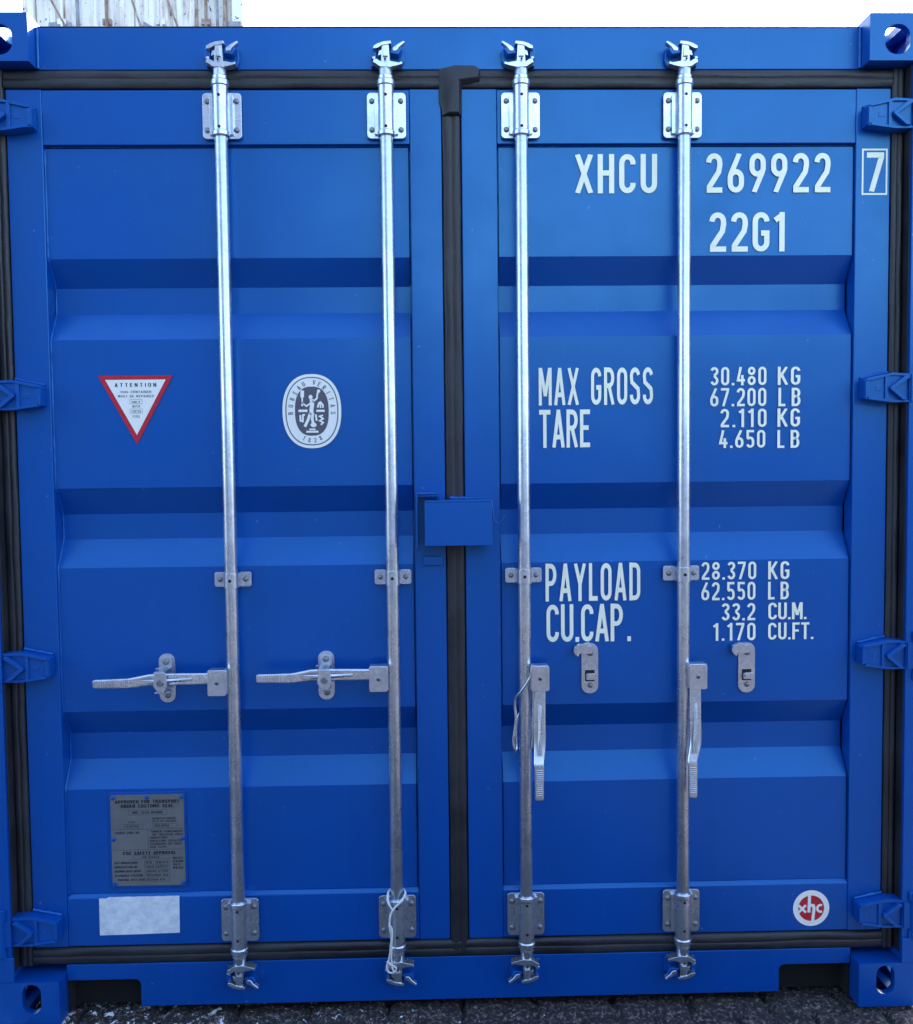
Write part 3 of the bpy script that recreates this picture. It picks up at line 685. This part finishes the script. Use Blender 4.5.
ov.mat(GREY).disc(cx0, TY - .0003, cz0, .0690, .0890, 56, 2.3); ov.mat(WHITE).disc(cx0, TY - .0006, cz0, .0662, .0862, 56, 2.3)
ov.mat(GREY).disc(cx0, TY - .0009, cz0, .0440, .0640, 48, 2.5)
def around(mb, s, rx, rz, a0, a1, h, up=True):
    n = len(s)
    for i, ch in enumerate(s):
        a = R(a0 + (a1 - a0) * i / (n - 1)); px, pz = cx0 + rx * math.cos(a), cz0 + rz * math.sin(a)
        nx_, nz_ = math.cos(a) / rx, math.sin(a) / rz; l_ = math.hypot(nx_, nz_); nx_ /= l_; nz_ /= l_
        if not up: nx_, nz_ = -nx_, -nz_
        tx, tz = nz_, -nx_; wch = glyph(ch)[0]
        for k, stt in enumerate(glyph(ch)[1]):
            ribbon(mb, stt, H * .9, TY - .0012 - .0001 * k, lambda u, v: (px + ((u - wch / 2) * tx * 1.25 + (v - .5) * nx_) * h, pz + ((u - wch / 2) * tz * 1.25 + (v - .5) * nz_) * h))
around(ov, 'BUREAU VERITAS', .0555, .0755, 184, -4, .0125)
around(ov, '1828', .0555, .0760, 247, 293, .0120, False)
ov.mat(WHITE); y = TY - .0013
def E(x, z): return (cx0 + (x - 430) / 10.14 * .00256, cz0 - (z - 522) / 10.14 * .00258)
def seg(pts, w_): ribbon(ov, [E(*p) for p in pts], w_ * .00026, y - .0001 * (len(ov.v) % 4), lambda u, v: (u, v))
seg([(335, 310), (333, 380)], 18); seg([(334, 380), (330, 470)], 8); seg([(325, 430), (375, 470), (420, 440)], 8)
seg([(430, 400), (435, 450), (425, 510), (430, 560)], 20); seg([(440, 430), (485, 390), (490, 345), (505, 318)], 9); seg([(415, 540), (385, 620), (355, 680)], 14)
seg([(440, 540), (432, 600), (440, 640)], 14); ov.disc(*[E(420, 378)[0], y - .0006, E(420, 378)[1]], .0052, .0058, 16)
ov.disc(E(445, 662)[0], y, E(445, 662)[1], .0078, .0062, 18); ov.disc(E(503, 318)[0], y - .0006, E(503, 318)[1], .0045, .0045, 12)
for a_ in ((292, 385, 505, 530), (475, 562, 508, 530), (370, 495, 722, 742), (400, 465, 700, 715)):
    p0 = E(a_[0], a_[3]); p1 = E(a_[1], a_[2]); ov.flat([(p0[0], p0[1]), (p1[0], p0[1]), (p1[0], p1[1]), (p0[0], p1[1])], y - .0002)
seg([(310, 560), (312, 620), (335, 625), (338, 560), (358, 558)], 9); seg([(470, 555), (478, 620)], 9)
seg([(545, 565), (510, 575), (545, 600), (510, 620), (545, 640), (520, 662)], 8); seg([(490, 485), (505, 440), (520, 430), (545, 460), (545, 488)], 9); seg([(520, 430), (520, 490)], 8)
ov.build('oval_sticker', WHITE, DL)
rx0, rz0 = .9470, .2490
LY = FY + .0012 - .0008
xs = MB().mat(WHITE).disc(rx0, LY, rz0, .0495, .0495, 56); xs.mat(RED).disc(rx0, LY - .0004, rz0, .0352, .0352, 48); xs.mat(WHITE)
def seg2(pts, w_, k): ribbon(xs, [(rx0 + (p[0] - 418) / 10.14 * .00277, rz0 - (p[1] - 482) / 10.14 * .00277) for p in pts], w_ * .000137, LY - .0007 - .0001 * k, lambda u, v: (u, v))
seg2([(400, 340), (395, 525)], 30, 0); seg2([(398, 462), (415, 452), (438, 455), (446, 480), (432, 625)], 30, 1)
seg2(arc(510, 485, 32, 34, 62, 298, 14), 23, 2); seg2([(290, 450), (365, 524)], 24, 3); seg2([(365, 450), (290, 524)], 24, 0)
xs.build('round_sticker', WHITE, DR)
wl = MB().mat(DECAL); zt = []
edge = [(-.9645, .2160), (-.860, .2170), (-.7530, .2190), (-.7520, .3195)] + [(-.7520 - .212 * i / 24, .3195 + .0012 * noise.noise(Vector((i * .9, 3, 1))) - (.0035 if i > 21 else 0)) for i in range(1, 25)]
wl.prism(edge, lambda p, t: (p[0], t, p[1]), LY - .0006, LY + .0003).build('blank_label', DECAL, DL)
pl = MB().mat(PLATE); px0, px1, pz0, pz1 = -.9285, -.7355, .3475, .5935
pl.pxz(rrect(px0, px1, pz0, pz1, .004), .0540, .0560)
def PX(u): return px0 + (u - 105) / (805 - 105) * (px1 - px0)
def PZ(v): return pz1 - v * (pz1 - pz0)
pl.mat(BLACK); py = .0536
def pt(s, u0, u1, v, h=.026, wgt=1.1): text(pl, s, PX(u0), PX(u1), PZ(v + h / 2), PZ(v - h / 2), py, .12, wgt)
pt('APPROVED FOR TRANSPORT', 150, 765, .075, .036, 1.3); pt('UNDER CUSTOMS SEAL', 205, 705, .123, .036, 1.3); pt('NVL 1234 BV000', 315, 600, .195, .028, 1.1)
pt('TYPE', 270, 335, .300, .02, .8); pt('C22G100', 230, 370, .345, .026, .8); pt('MANUFACTURERS', 505, 730, .262, .02, .9); pt('NO OF THE CONTAINER', 505, 730, .292, .02, .8); pt('XHCU 269922', 520, 660, .340, .026, .9)
pt('OWNER CODE NO', 140, 375, .415, .026, .9)
for k, (a_, b__) in enumerate(((480, 790), (500, 790), (475, 640), (475, 780), (475, 780), (475, 630))): pt(('TIMBER COMPONENT', 'IM TREATED 2021', 'MANUFACTURED', 'BASILEUM TREATED', 'SHANGHAI 08 2021', 'ISO 1496')[k], a_, b__, .405 + k * .034, .022, 1.0)
pt('CSC SAFETY APPROVAL', 215, 720, .640, .036, 1.4); pt('CN 123456', 400, 560, .685, .024, .9)
for k, (a_, b__, s) in enumerate(((130, 350, 'DATE MANUFACTURED'), (130, 345, 'IDENTIFICATION NO'), (130, 385, 'MAXIMUM GROSS WEIGHT'), (130, 400, 'ALLOWABLE STACKING'), (160, 415, 'RACKING TEST LOAD'))):
    pt(s, a_, b__, .745 + k * .047, .024, 1.15); pt(('08 2021', 'XHCU 269922', '30480 67200', '192000 KG', '15240 KG')[k], 430, 640 - 30 * (k > 3), .745 + k * .047, .024, .9)
for k in range(4): pt(('NEXT', 'EXAM', 'DATE', 'NO')[k], 690, 785 - 20 * (k == 2), .700 + k * .036, .024, 1.)
def ln(u0, v0, u1, v1, t=.0005):
    a_, b__ = PX(u0), PX(u1); c_, d_ = PZ(v1), PZ(v0); pl.flat([(a_, c_ - t), (b__ + t, c_ - t), (b__ + t, d_), (a_, d_)], py + .0002)
def bxl(u0, v0, u1, v1): ln(u0, v0, u1, v0); ln(u0, v1, u1, v1); ln(u0, v0, u0, v1); ln(u1, v0, u1, v1)
ln(110, .378, 800, .378, .0007); ln(110, .602, 800, .602, .0007); ln(455, .378, 455, .602, .0007)
bxl(275, .168, 640, .222); bxl(190, .322, 410, .370); bxl(500, .318, 740, .362); bxl(305, .665, 645, .705); bxl(415, .722, 655, .955); ln(415, .770, 655, .770); ln(415, .815, 655, .815); ln(415, .862, 655, .862); ln(415, .908, 655, .908)
P_ = pl.build('data_plate', PLATE, DL)
fr = MB().mat(BLUE); fr.pxz(rrect(-.9345, -.7295, .3415, .5995, .005), .0562, .0605)
for (u, v) in ((-.9215, .5860), (-.8320, .5860), (-.7415, .5860), (-.9220, .4740), (-.7400, .4740), (-.9215, .3540), (-.7400, .3540)): fr.dome(u, .0540, v, .0056, .0045)
fr.build('plate_frame', BLUE, DL, .0012)

# ================================================================== CORDS
def smooth(pts, k=6):
    P = [Vector(p) for p in pts]; P = [P[0]] + P + [P[-1]]; out = []
    for i in range(1, len(P) - 2):
        for j in range(k):
            t = j / k; a, b, c, d = P[i - 1], P[i], P[i + 1], P[i + 2]
            out.append(.5 * ((2 * b) + (c - a) * t + (2 * a - 5 * b + 4 * c - d) * t * t + (-a + 3 * b - 3 * c + d) * t ** 3))
    out.append(P[-2]); return out
cpts = [(-.181, -.008, .303), (-.191, -.006, .318), (-.1955, .006, .333), (-.191, .028, .342), (-.1715, .040, .344), (-.1525, .026, .343), (-.1500, .006, .338), (-.161, -.006, .326),
        (-.178, -.010, .310), (-.188, -.009, .292), (-.191, -.008, .264), (-.186, -.009, .232), (-.189, -.008, .193), (-.193, -.008, .168), (-.199, -.006, .140), (-.192, -.008, .128), (-.178, -.009, .131), (-.176, -.010, .142), (-.188, -.013, .152), (-.198, -.008, .160)]
cpts = [(x, y, z - .009 * max(0, min(1, (z - .15) / .12))) for x, y, z in cpts]
cc = MB().mat(CORD).tube(smooth(cpts), .0030, 8, .25)
cc.tube(smooth([(-.186, -.014, .255), (-.1835, -.014, .232), (-.186, -.014, .200), (-.186, -.013, .150), (-.180, -.0135, .132)]), .0024, 8, .25)
tag(cc.build('cord', CORD), 'white plastic cord looped round the foot of the second lock rod from the left', 'cord')
wpts = [(.188, -.016, .941), (.180, -.014, .905), (.160, -.008, .872), (.146, .004, .850), (.1435, .008, .829), (.146, .008, .796), (.1425, .008, .763), (.139, .010, .733), (.143, .012, .708), (.148, .020, .702), (.150, .030, .712), (.150, .036, .760),
        (.158, .040, .80), (.178, .040, .80), (.189, .030, .78), (.1895, .012, .74), (.1880, .004, .715), (.1900, .002, .760), (.1905, .002, .820), (.1900, -.002, .870), (.188, -.008, .900)]
tag(MB().mat(GALV).tube(smooth(wpts), .0034, 8, .3).build('wire', GALV), 'grey wire loop hanging beside the third lock rod behind its folded handle', 'wire')

# ================================================================== RUSTY WHITE CONTAINERS BEHIND
def rust_mat():
    m = mat('old_white_paint', (.62, .62, .60), rough=.6, bump=.4, bscale=20)
    nt = m.node_tree; L = nt.links; b = nt.nodes['Principled BSDF']; tc = nt.nodes.new('ShaderNodeTexCoord')
    mp = nt.nodes.new('ShaderNodeMapping'); mp.inputs['Scale'].default_value = (9, 9, .9); L.new(tc.outputs['Object'], mp.inputs[0])
    n = nt.nodes.new('ShaderNodeTexNoise'); n.inputs['Scale'].default_value = 1.3; n.inputs['Detail'].default_value = 8; n.inputs['Roughness'].default_value = .7; L.new(mp.outputs[0], n.inputs['Vector'])
    cr_ = nt.nodes.new('ShaderNodeValToRGB'); e = cr_.color_ramp.elements
    e[0].position = .50; e[0].color = (.84, .79, .70, 1); e[1].position = .68; e[1].color = (.14, .065, .035, 1); k = e.new(.60); k.color = (.60, .50, .42, 1)
    L.new(n.outputs['Fac'], cr_.inputs[0])
    n2 = nt.nodes.new('ShaderNodeTexNoise'); n2.inputs['Scale'].default_value = 17; n2.inputs['Detail'].default_value = 4; L.new(tc.outputs['Object'], n2.inputs['Vector'])
    t = nt.nodes.new('ShaderNodeMapRange'); t.inputs[1].default_value = .64; t.inputs[2].default_value = .68; L.new(n2.outputs['Fac'], t.inputs[0])
    mx = nt.nodes.new('ShaderNodeMix'); mx.data_type = 'RGBA'; mx.inputs[7].default_value = (.05, .04, .04, 1)
    L.new(t.outputs[0], mx.inputs[0]); L.new(cr_.outputs[0], mx.inputs[6]); L.new(mx.outputs[2], b.inputs['Base Color'])
    return m
OLD = rust_mat(); OGREY = mat('old_grey', (.30, .33, .38), rough=.6, var=(.16, .14, .13), vscale=7); ORUST = mat('old_rust', (.42, .36, .31), rough=.8, var=(.20, .09, .05), vscale=12)
def old_container(loc, label):
    T = empty('old_container', loc); tag(T, label, 'shipping container', 'rusty white containers stacked behind')
    b = MB().mat(OLD)
    b.box(-1.2, 1.2, .10, 6.0, .05, 2.55)
    for s in (-1, 1):
        b.box(s * 1.10, s * 1.219, 0, .16, 0, 2.59)
    b.box(-1.099, 1.099, .01, .15, 2.45, 2.585); b.box(-1.099, 1.099, .01, .15, .0, .15)
    b.build('container_frame', OLD, T, .006)
    for s in (-1, 1):
        d = MB().mat(OLD); prof = []
        x0 = .01 if s > 0 else -1.09; n = 7; p = 1.08 / n
        for i in range(n): prof += [(x0 + i * p, .07), (x0 + (i + .30) * p, .07), (x0 + (i + .5) * p, .098), (x0 + (i + .8) * p, .098)]
        prof.append((x0 + 1.08, .07)); d.pxy(prof + [(q[0], .0995) for q in prof[::-1] if 1][:1] + [(x0, .0995)], .16, 2.44)
        D = d.build('container_door', OLD, T)
        for xr in (.30, .80):
            r = MB().mat(ORUST if (s > 0) == (xr > .5) else OLD).cyl((s * xr, .04, .1), (s * xr, .04, 2.5), .017, n=12)
            for zz in (.3, .9, 1.25, 1.7, 2.3): r.box(s * xr - .05, s * xr + .05, .03, .069, zz - .03, zz + .03)
            r.build('locking_rod', OLD, D)
        for zz in (.3, 1.0, 1.18, 1.6, 2.3):
            MB().mat(OGREY).box(s * 1.06, s * 1.20, -.03, .02, zz - .05, zz + .05).build('hinge', OGREY, D, .01)
    for k_, (xx, rr) in enumerate(((1.02, .022), (.93, .016), (.70, .02), (-.62, .02), (-.30, .018))):
        pp = MB().mat(OGREY if k_ % 2 else ORUST).cyl((xx, .025, .2), (xx, .025, 2.44), rr, n=10)
        for zz in (.5, 1.0, 1.12, 1.9): pp.box(xx - .035, xx + .035, .0, .05, zz - .02, zz + .02)
        pp.build('downpipe', OGREY, T)
    MB().mat(OGREY).pxz([(-.99, .95), (-.72, .95), (-.70, 1.25), (-.95, 1.25)], .045, .066).build('patch_panel', OGREY, T, .004)
    MB().mat(OGREY).pxz([(.10, 1.0), (.36, 1.0), (.34, 1.13), (.10, 1.26)], .045, .066).build('patch_panel', OGREY, T, .004)
    for (xa, za, xb, zb) in ((-1.05, 1.75, -.72, 1.12), (-.10, 1.75, .12, 1.05), (.28, 1.75, .52, 1.10)):
        MB().mat(ORUST).cyl((xa, .03, za), (xb, .03, zb), .011, n=10).build('diagonal_brace', ORUST, T)
    return T
for k, lb_ in enumerate(('bottom white container of the stack hidden behind the blue container', 'middle white container of the stack hidden behind the blue container',
                         'rust stained white container rising above the top left edge of the blue container')):
    old_container((-3.36, 8.5, 2.59 * k), lb_)

# ================================================================== UNSEEN CONTAINERS ADDED BEHIND THE CAMERA to shade the lower and left doors
NAVY = mat('shade_blocker_blue', (.005, .018, .05), rough=.6, var=(.004, .012, .035), vscale=2)  # kept very dark so the added blockers bounce little light onto the doors
def added_shade_container(loc, label):
    cp_ = corr(21, .275, .036); pr = [(-2.89 + t, -.03 - d) for t, d in cp_] + [(2.885, -2.40), (-2.89, -2.40)]
    T = empty('added_shade_container', loc); tag(T, label, 'shipping container', 'unseen dark blue containers added to shade the doors')
    MB().mat(NAVY).pxy(pr, .14, 2.45).build('side_wall', NAVY, T)
    f = MB().mat(NAVY)
    for s in (-1, 1): f.box(s * 2.893, s * 3.029, -2.438, 0, 0, 2.591)
    f.box(-2.892, 2.892, -2.438, -.002, 2.452, 2.585).box(-2.892, 2.892, -2.438, -.002, .02, .138)
    f.build('container_frame', NAVY, T)
for x, z, lb_ in ((-4.0, 0, 'unseen dark blue container added to shade the doors, lowest of the left stack'), (-4.0, 2.591, 'unseen dark blue container added to shade the doors, middle one of the left stack'),
                  (-4.0, 5.182, 'unseen dark blue container added to shade the doors, topmost of the left stack'), (-10.2, 0, 'unseen dark blue container added to shade the doors, farthest left'), (2.2, 0, 'unseen dark blue container added to shade the doors, standing alone on the right'), (8.4, 0, 'unseen dark blue container added to shade the doors, farthest right')):
    added_shade_container((x, -5.8, z), lb_)
